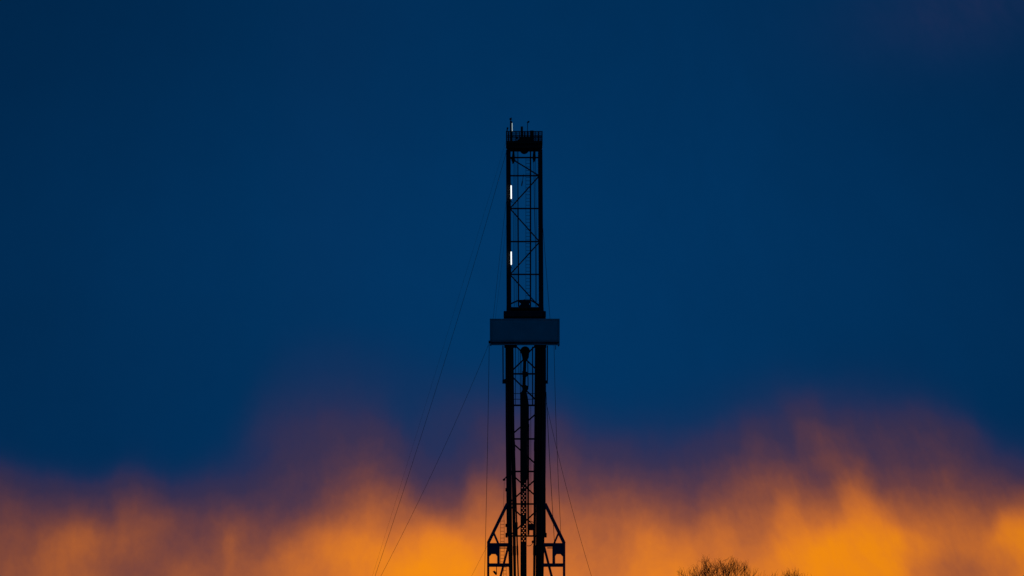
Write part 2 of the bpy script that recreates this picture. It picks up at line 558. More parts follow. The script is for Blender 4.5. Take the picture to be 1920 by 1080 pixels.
# girts and braces of the upper mast: back face, with side faces front to back
GIRTS = [(295.5, 957, 1010, 4.0), (329.5, 957, 1010, 3.0), (391, 957, 1011, 3.2), (453, 957, 1011, 2.8), (514.5, 957, 1012, 2.8)]
for (y, xa, xb, w) in GIRTS:
    bar('girt', at(xa, y, YB), at(xb, y, YB), 0.12, w * PX, STEEL, RIG)
for (x1, y1, x2, y2, w) in ((958, 297, 1010, 329, 2.4), (1010, 331, 957, 390, 2.4), (957, 392, 1011, 452.5, 2.3),
                            (1011, 454.5, 957, 514, 2.3), (957, 515.5, 1012, 576, 2.4)):
    bar('brace', at(x1, y1, YB), at(x2, y2, YB), 0.10, w * PX, STEEL, RIG, 'r')
for xs in (954.0, 1013.5):                   # side faces
    zz = [295.5, 329.5, 391, 453, 514.5, 575]
    for i, y in enumerate(zz[:-1]):
        p = at(xs, y, Y0); q = at(xs, zz[i + 1], Y0)
        bar('girt', dep(Vector((p.x, YF, 0)), p.z), dep(Vector((p.x, YB, 0)), p.z), 0.10, 0.12, STEEL, RIG, 'r')
        a, b = (YF, YB) if i % 2 else (YB, YF)
        bar('brace', Vector((p.x, a, p.z)), Vector((q.x, b, q.z)), 0.10, 0.10, STEEL, RIG, 'r')
# lower mast, back face
for (y, xa, xb, w) in ((701, 957, 1013, 3.6), (760, 957, 1013, 4.6), (823, 957, 1013, 3.3), (884, 957, 1013, 3.3),
                       (945, 958, 1013, 3.3), (1005, 958, 1013, 3.4)):
    bar('girt', at(xa, y, YB), at(xb, y, YB), 0.14, w * PX, STEEL, RIG)
for (x1, y1, x2, y2, w) in ((957, 698, 984, 672, 3.3), (984, 672, 1011, 698, 3.3), (957, 703, 1012, 757, 3.4), (1012, 770, 957, 817, 3.3),
                            (957, 827, 1012, 877, 3.3), (957, 887, 1012, 937, 3.3), (1012, 892, 958, 940, 3.3),
                            (958, 950, 986, 975, 3.3), (1012, 952, 960, 1001, 3.4), (966, 648, 985, 666, 2.0), (1004, 648, 990, 662, 2.0)):
    bar('brace', at(x1, y1, YB), at(x2, y2, YB), 0.12, w * PX, STEEL, RIG, 'r')
for y in (738, 748.5):
    bar('handrail', at(958, y, YB - 0.35), at(1006, y, YB - 0.35), 1.2 * PX, 0, STEEL, RIG, 'o')

# ladder up the back face
LAD = bmesh.new()
prism(LAD, at(986.0, 295, YB + 0.4), at(986.0, 574, YB + 0.4), rect(0.030, 0.06))
prism(LAD, at(993.6, 295, YB + 0.4), at(993.6, 574, YB + 0.4), rect(0.030, 0.06))
lad = link('ladder', LAD, STEEL, RIG)
bmr = bmesh.new()
a = at(986.3, 300, YB + 0.4); b = at(993.3, 300, YB + 0.4)
prism(bmr, a, b, ring(0.016, 6))
r0 = link('rung', bmr, STEEL, lad)
step = 0.30
for k in range(1, int((at(986, 300).z - at(986, 570).z) / step)):
    rr = r0.copy()
    COL.objects.link(rr)
    rr.parent = lad
    rr.location = r0.location - Vector((0, 0, step * k))
bar('guide_rail', at(994.8, 278, YB + 0.1), at(994.8, 575, YB + 0.1), 0.11, 0.11, STEEL, RIG, 'r')
bar('stand_pipe', at(971.2, 390, YB - 0.2), at(972.2, 575, YB - 0.2), 2.6 * PX, 0, STEEL, RIG, 'o')
bar('stand_pipe', at(971.0, 278, YB - 0.2), at(971.2, 390, YB - 0.2), 1.7 * PX, 0, STEEL, RIG, 'o')

# ---- crown
crown = box('crown_beam', 950, 268.0, 1016.5, 284.5, YF - 0.25, YB + 0.25, OCHRE, RIG, 0.04)
box('crown_deck', 948.6, 265.6, 1017.4, 276.5, YF - 0.5, YB + 0.5, OCHRE, crown, 0.02)
ya, yb = YF - 0.45, YB + 0.45


def fz(x, y, Y):
    """same spot carried back to depth Y at its true height"""
    p = at(x, y, ya)
    return Vector((p.x, Y, p.z))


for xs in (949.6, 953.4, 960.2, 967.6, 974.6, 983.8, 990.5, 1003.6, 1009.8, 1016.4):
    for Yd in (ya, yb):
        bar('rail_post', fz(xs, 271, Yd), fz(xs, 246, Yd), 1.9 * PX, 0.08, OCHRE, crown, 'r')
for y, w in ((246.4, 2.4), (257.0, 1.8)):
    for Yd in (ya, yb):
        bar('rail', fz(949, y, Yd), fz(1017, y, Yd), 0.06, w * PX, OCHRE, crown, 'r')
    for xs in (949.6, 1016.4):
        bar('rail', fz(xs, y, ya + 0.03), fz(xs, y, yb - 0.03), w * PX, 0.06, OCHRE, crown, 'r')
for Yd in (ya + 0.01, yb - 0.01):            # wire mesh infill of the railing
    bm = bmesh.new()
    for i in range(46):
        xs = 950.6 + i * 65.0 / 45
        prism(bm, fz(xs, 265, Yd), fz(xs, 247, Yd), rect(0.78 * PX, 0.012))
    for y in (250.5, 254, 260.5):
        prism(bm, fz(950, y, Yd + 0.014), fz(1016, y, Yd + 0.014), rect(0.012, 0.55 * PX))
    link('mesh_panel', bm, OCHRE, crown)
for Yd in (ya, yb):                          # toe boards
    bar('toe_board', fz(950.4, 264.2, Yd + 0.06), fz(1015.6, 264.2, Yd + 0.06), 0.02, 3.0 * PX, OCHRE, crown, 'r')


def sheave(name, x, y, r_px, Y, parent, mat, wid=0.14, top_only=False):
    c = at(x, y, Y)
    r = r_px * PX
    bm = bmesh.new()
    prof = [(-wid / 2, r), (-wid / 4, r * 0.86), (wid / 4, r * 0.86), (wid / 2, r), (wid / 2, r * 0.25), (-wid / 2, r * 0.25)]
    n = 20
    rg = []
    for i in range(n):
        an = 2 * math.pi * i / n
        rg.append([bm.verts.new(c + Vector((q * math.cos(an), p, q * math.sin(an)))) for p, q in prof])
    for i in range(n):
        A, B = rg[i], rg[(i + 1) % n]
        for j in range(6):
            bm.faces.new((A[j], A[(j + 1) % 6], B[(j + 1) % 6], B[j]))
    prism(bm, c + Vector((0, -wid * 0.7, 0)), c + Vector((0, wid * 0.7, 0)), ring(r * 0.26, 10))
    return link(name, bm, mat, parent)


for k in range(4):
    sheave('crown_sheave', 983.0, 280.5, 8.5, Y0 - 0.6 + 0.4 * k, crown, STEEL)
bm = bmesh.new()                             # sheave cover, hump over the deck
plate(bm, [(964, 266), (971, 262.5), (976, 256.5), (990, 256.0), (995, 259), (1000, 263), (1003, 266)], Y0 - 0.7, Y0 + 0.7)
link('sheave_cover', bm, OCHRE, crown)
box('vent_stack', 976.3, 237.0, 980.6, 262, Y0 - 0.1, Y0 + 0.1, OCHRE, crown, 0.01)
box('winch_housing', 993.8, 244.5, 1000.6, 265, Y0 - 0.3, Y0 + 0.3, OCHRE, crown, 0.03)


def ball(bm, c, r):
    q = bmesh.ops.create_icosphere(bm, subdivisions=2, radius=r)
    for v in q['verts']:
        v.co += c


bm = bmesh.new(); ball(bm, at(969, 258.6, Y0 - 0.2), 2.6 * PX); link('floodlight_head', bm, STEEL, crown, True)
bm = bmesh.new()
prism(bm, at(957.6, 266, Y0 - 0.9), at(957.6, 226, Y0 - 0.9), ring(1.4 * PX, 8))
ap = link('aerial_post', bm, STEEL, crown)
bm = bmesh.new(); ball(bm, at(957.4, 223.2, Y0 - 0.9), 2.3 * PX)
prism(bm, at(957.4, 223.2, Y0 - 0.9), at(959.3, 220.4, Y0 - 0.9), ring(0.03, 6)); link('beacon', bm, STEEL, ap)
bm = bmesh.new()
prism(bm, at(989.0, 258, Y0 + 0.4), at(989.2, 230, Y0 + 0.4), ring(0.6 * PX, 6))
wp = link('wind_vane_pole', bm, STEEL, crown)
bm = bmesh.new(); ball(bm, at(990.6, 228.6, Y0 + 0.4), 2.0 * PX)
prism(bm, at(988.0, 229.6, Y0 + 0.4), at(992.8, 227.4, Y0 + 0.4), ring(0.03, 6)); link('wind_vane', bm, STEEL, wp)
bm = bmesh.new()
prism(bm, at(950.6, 247, YF - 0.45), at(951.2, 241, YF - 0.45), ring(0.05, 6))
ball(bm, at(951.6, 240.4, YF - 0.45), 1.9 * PX); link('beacon', bm, STEEL, crown, True)


def capsule(a, b, r):
    bm = bmesh.new()
    w = (b - a).normalized()
    pts, rad = [], []
    for k in range(5):
        an = math.pi / 2 * k / 4
        pts.append(a + w * (r - r * math.cos(an))); rad.append(max(r * math.sin(an), 0.004))
    for k in range(5):
        an = math.pi / 2 * (4 - k) / 4
        pts.append(b - w * (r - r * math.cos(an))); rad.append(max(r * math.sin(an), 0.004))
    return tube_along(bm, pts, rad, 10)


def light_fixture(x, ya_, yb_, mat, r_px, parent, Y):
    bm = bmesh.new()
    prism(bm, at(x - 1.2, ya_ - 3, Y + 0.12), at(x - 1.2, yb_ + 3, Y + 0.12), rect(2.6 * PX, 0.10))
    prism(bm, at(x - 1.2, yb_ + 3.5, Y + 0.12), at(x + 2.5, yb_ + 7, Y + 0.12), rect(0.06, 0.06))
    f = link('light_fixture', bm, STEEL, parent)
    link('lamp_tube', capsule(at(x, ya_, Y), at(x + 0.2, yb_, Y), r_px * PX), mat, f, True)
    return f


light_fixture(958.4, 347.4, 373.0, TUBE, 1.12, RIG, YF - 0.34)
light_fixture(958.5, 471.6, 496.6, TUBE, 1.12, RIG, YF - 0.34)
light_fixture(960.3, 230.5, 250.5, TUBE_DIM, 0.65, crown, Y0 - 0.72)

# ---- racking board, halfway up, boxed in by a wind wall
RY0, RY1 = Y0 - 2.7, Y0 + 1.7
deck_o = box('racking_board', 921, 639.5, 1047, 647.3, RY0 + 0.06, RY1 - 0.06, STEEL, RIG, 0.0)


def sheet(name, pa, pb, y_top, y_bot, Ya, Yb, mat, parent, th=0.05, seed=0):
    """wind wall sheet between two plan points, slightly buckled"""
    rnd = random.Random(seed)
    zt, zb = at(985, y_top, RY0).z, at(985, y_bot, RY0).z
    A = Vector((at(pa, 600, RY0).x, Ya, 0)); B = Vector((at(pb, 600, RY0).x, Yb, 0))
    n, m = 26, 6
    nrm = Vector((-(B - A).y, (B - A).x, 0)).normalized()
    ph = [rnd.uniform(0, 6.28) for _ in range(4)]
    bm = bmesh.new()
    F1, F2 = [], []
    for i in range(n + 1):
        s = i / n
        c1, c2 = [], []
        for j in range(m + 1):
            h = j / m
            z = zb + (zt - zb) * h
            if j == 0:
                z += 0.030 * math.sin(9 * s + ph[2]) + 0.018 * math.sin(23 * s + ph[3])
            if j == m:
                z += 0.012 * math.sin(7 * s + ph[1])
            wob = 0.022 * math.sin(13 * s + 3 * h + ph[0]) + 0.016 * math.sin(31 * s - 2 * h + ph[1])
            p = A + (B - A) * s + nrm * wob
            c1.append(bm.verts.new((p.x, p.y, z)))
            q = p + nrm * th
            c2.append(bm.verts.new((q.x, q.y, z)))
        F1.append(c1); F2.append(c2)
    for i in range(n):
        for j in range(m):
            bm.faces.new((F1[i][j], F1[i + 1][j], F1[i + 1][j + 1], F1[i][j + 1]))
            bm.faces.new((F2[i][j], F2[i][j + 1], F2[i + 1][j + 1], F2[i + 1][j]))
        bm.faces.new((F1[i][0], F2[i][0], F2[i + 1][0], F1[i + 1][0]))
        bm.faces.new((F1[i][m], F1[i + 1][m], F2[i + 1][m], F2[i][m]))
    for i in (0, n):
        for j in range(m):
            bm.faces.new((F1[i][j], F1[i][j + 1], F2[i][j + 1], F2[i][j]))
    return link(name, bm, mat, parent, True)


sheet('wind_wall', 919.4, 1048.6, 598.3, 642.8, RY0, RY0, TARP, deck_o, 0.05, 1)
sheet('wind_wall', 919.4, 919.4, 598.3, 642.8, RY1, RY0 + 0.08, TARP, deck_o, 0.05, 2)
sheet('wind_wall', 1048.6, 1048.6, 598.3, 642.8, RY0 + 0.08, RY1, TARP, deck_o, 0.05, 3)
for xs in (919.4, 1048.4):
    bar('corner_post', at(xs, 648, RY0 - 0.07), at(xs, 597.4, RY0 - 0.07), 2.0 * PX, 0.10, TARP, deck_o, 'r')
bar('top_rail', at(919, 598.4, RY0 - 0.05), at(1049, 598.4, RY0 - 0.05), 0.08, 1.2 * PX, TARP, deck_o, 'r')
for (xa, xb, ys, w, mt) in ((916.5, 1048.8, 641.9, 1.6, STEEL), (918.8, 1048.8, 645.6, 4.6, GRATE_SKY)):
    bar('lip_strip', at(xa, ys, RY0 - 0.10), at(xb, ys, RY0 - 0.10), 0.06, w * PX, mt, deck_o, 'r')  # lower pale strip is painted sky light, as through a grated deck
box('bracket', 916.0, 638.5, 919.6, 644.0, RY0 - 0.14, RY0 + 0.1, STEEL, deck_o, 0.02)
# heavy frame and housing above the board
box('board_frame', 944.2, 583.0, 1023.6, 600.5, YF - 0.9, YB + 0.5, STEEL, deck_o, 0.05)
box('board_frame', 956.5, 575.6, 1011.5, 583.2, YF - 0.5, YB + 0.3, STEEL, deck_o, 0.03)
bm = bmesh.new()
plate(bm, [(972, 576), (974.5, 572), (977.5, 569.5), (975.5, 566), (972, 564), (972, 562.3), (981, 562), (983.6, 561.0),
           (986, 562), (995.5, 562.0), (995.5, 564), (993, 566.5), (991.5, 569.5), (993.5, 572.5), (996, 576)], Y0 - 0.8, Y0 + 0.5)
link('fastline_housing', bm, STEEL, deck_o)
bar('arm', at(957, 569.8, Y0), at(973, 562.8, Y0), 0.12, 2.2 * PX, STEEL, deck_o, 'r')
bar('arm', at(995, 562.8, Y0), at(1011, 572, Y0), 0.12, 2.2 * PX, STEEL, deck_o, 'r')
# hangers below the board, outside each leg
for (x, xin) in ((943.0, 948.5), (1026.4, 1022.4)):
    bar('hanger', at(x, 648, Y0 - 1.6), at(x + (0.4 if x < 980 else -0.2), 716, Y0 - 1.6), 2.2 * PX, 0.10, STEEL, deck_o, 'r')
    xa, xb = sorted((x - (1.1 if x < 980 else -1.1), xin))
    bm = bmesh.new()
    plate(bm, [(xa, 713 if x < 980 else 716), (xb - 1, 710), (xb, 719), (xa, 719)], Y0 - 1.75, Y0 - 1.45)
    link('hanger_shoe', bm, STEEL, deck_o)
# finger beams under the board that close the bay over the pipe racks
box('finger_beam', 945.5, 644, 969.5, 652.5, Y0 - 2.2, Y0 - 1.9, STEEL, deck_o, 0.02)
box('finger_beam', 1001.5, 644, 1024.5, 652.5, Y0 - 2.2, Y0 - 1.9, STEEL, deck_o, 0.02)
bar('drop_rod', at(1041.8, 648, Y0 - 2), at(1041.8, 655.5, Y0 - 2), 1.2 * PX, 0, STEEL, deck_o, 'o')

# ---- perforated torque guide beam down the middle
GX0, GX1, GY = 975.8, 987.4, Y0 + 0.35
pa = at(GX0, 735, GY); pb = at(GX1, 735, GY)
ztop, zh1, zh0, zbot = pa.z, at(981, 905, GY).z, at(981, 1016, GY).z, FLOOR_Z
W = pb.x - pa.x
th = 0.10
bm = bmesh.new()
for (za, zc) in ((zh1, ztop), (zbot, zh0)):
    box_bm(bm, (pa.x, GY - th / 2, za), (pb.x, GY + th / 2, zc))
box_bm(bm, (pa.x, GY - th / 2, zh0), (pa.x + 0.16 * W, GY + th / 2, zh1))
box_bm(bm, (pb.x - 0.16 * W, GY - th / 2, zh0), (pb.x, GY + th / 2, zh1))
gx0, gw = pa.x + 0.16 * W, 0.68 * W / 3
cell = 3.8 * PX
rows = int(round((zh1 - zh0) / cell))
cell = (zh1 - zh0) / rows
for i in range(rows):
    for j in range(3):
        x0 = gx0 + j * gw; x1 = x0 + gw
        z0 = zh0 + i * cell; z1 = z0 + cell
        yp = 1016 - (i + 0.5) * cell / PX
        hole = (((i % 2 == 0) and j != 1) or ((i % 2 == 1) and j == 1)) and not (915 < yp < 922 or 967 < yp < 982)
        if not hole:
            box_bm(bm, (x0, GY - th / 2, z0), (x1, GY + th / 2, z1))
            continue
        cx_, cz_ = (x0 + x1) / 2, (z0 + z1) / 2
        rr_ = min(gw, cell) * 0.43
        sq = []
        for k in range(8):
            an = math.pi / 4 * k
            m_ = max(abs(math.cos(an)), abs(math.sin(an)))
            sq.append((cx_ + gw / 2 * math.cos(an) / m_, cz_ + cell / 2 * math.sin(an) / m_))
        oc = [(cx_ + rr_ * math.cos(math.pi / 4 * k), cz_ + rr_ * math.sin(math.pi / 4 * k)) for k in range(8)]
        vs = [[bm.verts.new((p[0], yy, p[1])) for p in L] for L in (sq, oc) for yy in (GY - th / 2, GY + th / 2)]
        for k in range(8):
            k2 = (k + 1) % 8
            bm.faces.new((vs[0][k], vs[0][k2], vs[2][k2], vs[2][k]))
            bm.faces.new((vs[1][k], vs[3][k], vs[3][k2], vs[1][k2]))
            bm.faces.new((vs[2][k], vs[2][k2], vs[3][k2], vs[3][k]))
gb = link('guide_beam', bm, STEEL, RIG)

# ---- A-frame shoulders low on both sides
def mir(x):
    return 973.6 * 2 - x + 26.0


A_Y = Y0 - 1.8


def af(x, y, Y):
    p = at(x, y, A_Y)
    return Vector((p.x, Y, p.z))


for sgn in (0, 1):
    X = (lambda x: x) if sgn == 0 else mir
    for Yd in (A_Y, Y0 + 1.8):
        bar('a_frame_leg', af(X(950.5), 944, Yd), af(X(914.6), 1018, Yd), 0.20, 4.0 * PX, NAVY, RIG)
        bar('a_frame_post', af(X(915.2), 1017, Yd), dep(af(X(915.2), 1230, Yd), FLOOR_Z), 4.0 * PX, 0.20, NAVY, RIG)
        bar('a_frame_beam', af(X(917.3), 1020.4, Yd), af(X(954), 1020.4, Yd), 0.20, 4.6 * PX, NAVY, RIG)
        bar('a_frame_beam', af(X(917.3), 1058.4, Yd), af(X(957), 1058.4, Yd), 0.20, 4.2 * PX, NAVY, RIG)
        bar('a_frame_strut', af(X(925.4), 997.5, Yd), af(X(934.5), 1019, Yd), 0.14, 3.4 * PX, NAVY, RIG, 'r')
        bar('a_frame_brace', af(X(953), 1023, Yd + 0.3), af(X(925.5), 1130, Yd + 0.3), 0.16, 3.6 * PX, NAVY, RIG, 'r')
        bm = bmesh.new()
        ol = [(X(x), y) for x, y in ((916.6, 1021.5), (937, 1021.5), (937, 1057.5), (932.2, 1057.5), (932.2, 1041.0),
                                     (928.8, 1036.6), (921.6, 1036.6), (916.6, 1042.0))]
        A_ = [bm.verts.new(af(x, y, Yd - 0.06)) for x, y in ol]
        B_ = [bm.verts.new(af(x, y, Yd + 0.06)) for x, y in ol]
        for i in range(8):
            bm.faces.new((A_[i], A_[(i + 1) % 8], B_[(i + 1) % 8], B_[i]))
        bm.faces.new(A_); bm.faces.new(B_[::-1])
        link('gusset_plate', bm, NAVY, RIG)
    e0, e1 = (947.6, 952) if sgn == 0 else (1021, 1025.2)
    box('pin_block', e0, 999, e1, 1008, Y0 - 1.7, Y0 - 1.4, STEEL, RIG, 0.03)
    e0, e1 = (947.6, 951) if sgn == 0 else (1020, 1023.2)
    for yb_ in ((918, 985) if sgn == 0 else (884, 918)):
        box('splice_pin', e0, yb_ - 3, e1, yb_ + 3.5, Y0 - 1.5, Y0 - 1.2, STEEL, RIG, 0.02)
bar('handrail', at(1026, 1027.4, Y0 - 1.6), at(1037, 1027.4, Y0 - 1.6), 1.8 * PX, 0, STEEL, RIG, 'o')
bar('handrail', at(937, 1027.6, Y0 - 1.6), at(953, 1027.6, Y0 - 1.6), 1.8 * PX, 0, STEEL, RIG, 'o')
# access ladder by the left shoulder
for (xa, xb, yt, ybm) in ((938.4, 945.4, 975.5, 1060), (944.2, 949.2, 1062, 1112)):
    bm = bmesh.new()
    for xs in (xa, xb):
        prism(bm, at(xs, yt, Y0 - 1.2), at(xs, ybm, Y0 - 1.2), rect(0.026, 0.05))
    l2 = link('access_ladder', bm, STEEL, RIG)
    bmr = bmesh.new()
    prism(bmr, at(xa + 0.3, yt + 1.5, Y0 - 1.2), at(xb - 0.3, yt + 1.5, Y0 - 1.2), ring(0.016, 6))
    r0 = link('rung', bmr, STEEL, l2)
    for k in range(1, int((ybm - yt) / 6.35)):
        rr = r0.copy(); COL.objects.link(rr); rr.parent = l2
        rr.location = r0.location - Vector((0, 0, 6.35 * PX * k))
# left and right odds and ends bolted to the mast
box('junction_box', 966.2, 979, 970.8, 1006, Y0 - 0.3, Y0 + 0.3, STEEL, RIG, 0.03)
bx = box('control_box', 990.8, 982, 1001, 994.5, Y0 - 0.2, Y0 + 0.4, STEEL, RIG, 0.05)
bar('box_hanger', at(990.4, 976, Y0), at(1001, 979.6, Y0), 0.06, 1.6 * PX, STEEL, bx, 'r')
bar('box_hanger', at(991.2, 977, Y0), at(999.5, 983, Y0), 0.06, 1.2 * PX, STEEL, bx, 'r')
for xs in (991.2, 999.8):
    bar('box_leg', at(xs, 994, Y0), at(xs, 1005, Y0), 1.1 * PX, 0.05, STEEL, bx, 'r')
bm = bmesh.new(); ball(bm, at(999.2, 1015.8, Y0 - 0.4), 2.6 * PX)
hp = link('hose_reel', bm, STEEL, RIG, True)
bm = bmesh.new()
tube_along(bm, spline([at(998.5, 1018, Y0 - 0.4), at(996.5, 1021.5, Y0 - 0.4), at(992.5, 1023.6, Y0 - 0.4), at(988.4, 1023.2, Y0 - 0.4)], 5), 0.55 * PX, 6)
link('hose', bm, RUBBER, hp, True)

# ------------------------------------------------------------------ things hanging in and leaning on the rig
def rope(name, pts, d_px, label, cat='cable', group=None, sub=6, mat=None):
    bm = bmesh.new()
    tube_along(bm, spline(pts, sub) if len(pts) > 2 else pts, d_px * PX / 2, 5)
    o = link(name, bm, mat or ROPE, None, True)
    return tag(o, label, cat, group)


# travelling block and top drive
tb = thing('travelling_block', 'round dark travelling block hanging just under the racking board', 'pulley block', at(985, 676, Y0 - 0.3))
for k in range(3):
    sheave('sheave', 984.6, 658.2, 9.0, Y0 - 0.3 + 0.22 * (k - 1), tb, BLOCK, 0.12)
for dy in (-0.42, 0.42):
    bm = bmesh.new()
    plate(bm, [(978.5, 652), (990.5, 652), (992.4, 660), (991.6, 670), (988, 677), (980.5, 677), (978.6, 668), (977, 660)],
          Y0 - 0.3 + dy - 0.03, Y0 - 0.3 + dy + 0.03)
    link('side_plate', bm, BLOCK, tb)
bar('hook_shank', at(984, 675, Y0 - 0.3), at(982.5, 722, Y0 - 0.3), 6.2 * PX, 0, BLOCK, tb, 'o')
bm = bmesh.new()
plate(bm, [(979, 696), (988.6, 697), (989.8, 704), (986, 707), (979.6, 706)], Y0 - 0.5, Y0 - 0.1)
link('hook', bm, BLOCK, tb)

td = thing('top_drive', 'slim dark top drive hanging in the mast below the travelling block', 'top drive', at(983, 903, Y0 - 0.2))
bm = bmesh.new()
plate(bm, [(979, 722), (984, 718.5), (986, 722), (990.6, 724), (990.8, 729), (986.8, 733), (989.4, 744), (991.8, 760), (991.8, 800),
           (988.5, 802), (988.5, 898), (986.5, 904), (976.6, 904), (975.4, 898), (975.4, 756), (976.2, 738), (979.5, 731)], Y0 - 0.55, Y0 + 0.1)
link('motor_housing', bm, BLOCK, td)
bar('link_arm', at(989.6, 678, Y0 - 0.4), at(990.2, 726, Y0 - 0.4), 1.7 * PX, 0, BLOCK, td, 'o')
for i, x in enumerate((989.2, 990.5, 991.9)):
    bm = bmesh.new()
    tube_along(bm, spline([at(x, 795, Y0 + 0.15), at(x + 0.1, 850, Y0 + 0.1), at(x - 0.1, 930, Y0 + 0.1), at(x + 0.2, 1003, Y0 + 0.2)], 4), 0.72 * PX, 5)
    link('service_hose', bm, RUBBER, td, True)

# wire ropes running inside the mast
for (pts, d, lab) in (
        (((964.0, 279), (963.6, 430), (964.2, 575)), 1.0, 'thin wire rope inside the upper mast beside the lit lamp tubes'),
        (((967.6, 279), (967.4, 430), (967.8, 575)), 0.8, 'thin wire rope inside the upper mast, next left of the stand pipe'),
        (((1000.8, 279), (1002.2, 390), (1004.2, 470), (1004.6, 575)), 1.2, 'slack wire rope inside the upper mast right of the ladder'),
        (((1003.8, 279), (1005.6, 450), (1006.2, 575)), 0.8, 'thin wire rope inside the upper mast nearest the right leg'),
        (((966.5, 652), (966.6, 690), (966.4, 760)), 1.2, 'wire rope just below the racking board beside the left pipe rack'),
        (((972.2, 652), (972.4, 700)), 0.7, 'short thin wire rope left of the travelling block'),
        (((975.6, 655), (975.6, 700), (975.8, 757)), 1.2, 'wire rope along the left edge of the hook shank'),
        (((978.0, 676), (978.2, 757)), 0.8, 'thin wire rope touching the hook shank of the travelling block'),
        (((998.6, 650), (998.8, 700), (998.8, 761)), 2.3, 'thick wire rope just below the racking board beside the right pipe rack'),
        (((995.2, 762), (995.4, 850), (995.6, 985)), 0.9, 'thin wire rope in the lower mast ending at the control box'),
        (((1000.4, 870), (1000.8, 985)), 0.7, 'thin wire rope along the right pipe rack above the control box')):
    rope('wire_rope', [at(x, y, Y0 - 0.1) for x, y in pts], d, lab, 'wire rope', 'wire ropes inside the mast', 5)

# blocks hung under the crown
for (x, y, r_, lab) in ((962.6, 300.5, 3.8, 'small hanging pulley block under the crown on the left'), (1001.6, 297.5, 3.2, 'small hanging pulley block under the crown on the right')):
    t_ = thing('hanging_block', lab, 'pulley block', at(x, y + 5, Y0 - 0.6), 'small blocks under the crown')
    sheave('sheave', x, y, r_, Y0 - 0.6, t_, BLOCK, 0.14)
    bm = bmesh.new()
    plate(bm, [(x - 3, y - 4), (x - 1, y - 21), (x + 1.6, y - 21), (x + 3, y - 4), (x + 1.5, y + 5.2), (x - 2, y + 7)], Y0 - 0.75, Y0 - 0.68)
    link('cheek_plate', bm, BLOCK, t_)
t_ = thing('hanging_hook', 'small tool hook dangling from the girt beside the ladder', 'hook', at(978, 349, YB - 0.3))
bm = bmesh.new(); tube_along(bm, [at(981.6, 327, YB - 0.3), at(979.6, 340, YB - 0.3)], 0.5 * PX, 6); link('hook_rope', bm, ROPE, t_)
bm = bmesh.new(); tube_along(bm, spline([at(979.6, 339, YB - 0.3), at(978.8, 344, YB - 0.3), at(978.0, 349, YB - 0.3)], 3), [0.6 * PX] + [1.0 * PX] * 5 + [0.5 * PX], 6); link('hook_body', bm, BLOCK, t_)

# stands of drill pipe racked below the board
def pipe_mesh(top, bot):
    bm = bmesh.new()
    L = (top - bot).length
    w = (top - bot).normalized()
    pts, rad = [], []
    rb, rj = 0.064, 0.082
    for k in range(3):
        z0 = L * k / 3
        for dz, r_ in ((0.0, rj), (0.35, rj), (0.45, rb), (L / 3 - 0.45, rb), (L / 3 - 0.35, rj), (L / 3 - 0.001, rj)):
            pts.append(bot + w * (z0 + dz)); rad.append(r_)
    return tube_along(bm, pts, rad, 8)


rack_l = [(949.2, 956.4, -2.0), (952.0, 958.0, -1.8), (954.8, 959.6, -2.0), (956.4, 963.9, -1.7), (958.6, 965.2, -2.0), (961.3, 966.4, -1.8), (958.2, 971.6, -1.6)]
rack_r = [(1004.4, 1000.8, -1.9), (1006.6, 1002.4, -1.6), (1008.6, 1005.6, -2.0), (1011.0, 1007.8, -1.7), (1013.4, 1010.2, -2.0), (1015.8, 1012.6, -1.7), (1018.2, 1014.8, -2.0), (1020.6, 1017.0, -1.8)]
for side, rack in (('left', rack_l), ('right', rack_r)):
    for i, (xt, xb, dy) in enumerate(rack):
        top = at(xt, 652, Y0 + dy); p = at(xb, 1080, Y0 + dy)
        s_ = (FLOOR_Z - top.z) / (p.z - top.z)
        bot = top + (p - top) * s_
        top = top + Vector((0, 0, 0.5))
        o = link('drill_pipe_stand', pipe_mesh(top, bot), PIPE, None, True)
        lab = 'tall drill pipe stand racked in the dense %s bundle below the racking board' % side
        if side == 'left' and i == 6:
            lab = 'slim drill pipe stand leaning alone on the inner edge of the left pipe bundle'
        tag(o, lab, 'drill pipe', 'drill pipe stands racked at the %s' % side)

# ---- guy lines and outside cables
GP = 'guy lines and cables outside the mast'


def gnd(x, Y, y=1406.0):
    p = at(x, y, Y)
    p.z = 0.02
    return p


def guy(pts, anchor, d, label, Ya=Y0, name='guy_line'):
    """a sagging line fitted to photograph points, drifting in depth to its ground anchor"""
    ys = [p[1] for p in pts] + [1406.0]
    xs = [p[0] for p in pts] + [anchor]
    wt = [3.0] + [1.0] * (len(pts) - 1) + [0.6]
    cf = np.polyfit(ys, xs, 2, w=wt)
    P = []
    n = 28
    for i in range(n + 1):
        y = ys[0] + (1406.0 - ys[0]) * i / n
        s = i / n
        P.append(at(float(np.polyval(cf, y)), y, Y0 + (Ya - Y0) * s))
    P[-1].z = 0.02
    bm = bmesh.new()
    tube_along(bm, P, d * PX / 2, 5)
    o = link(name, bm, ROPE, None, True)
    return tag(o, label, 'cable', GP)


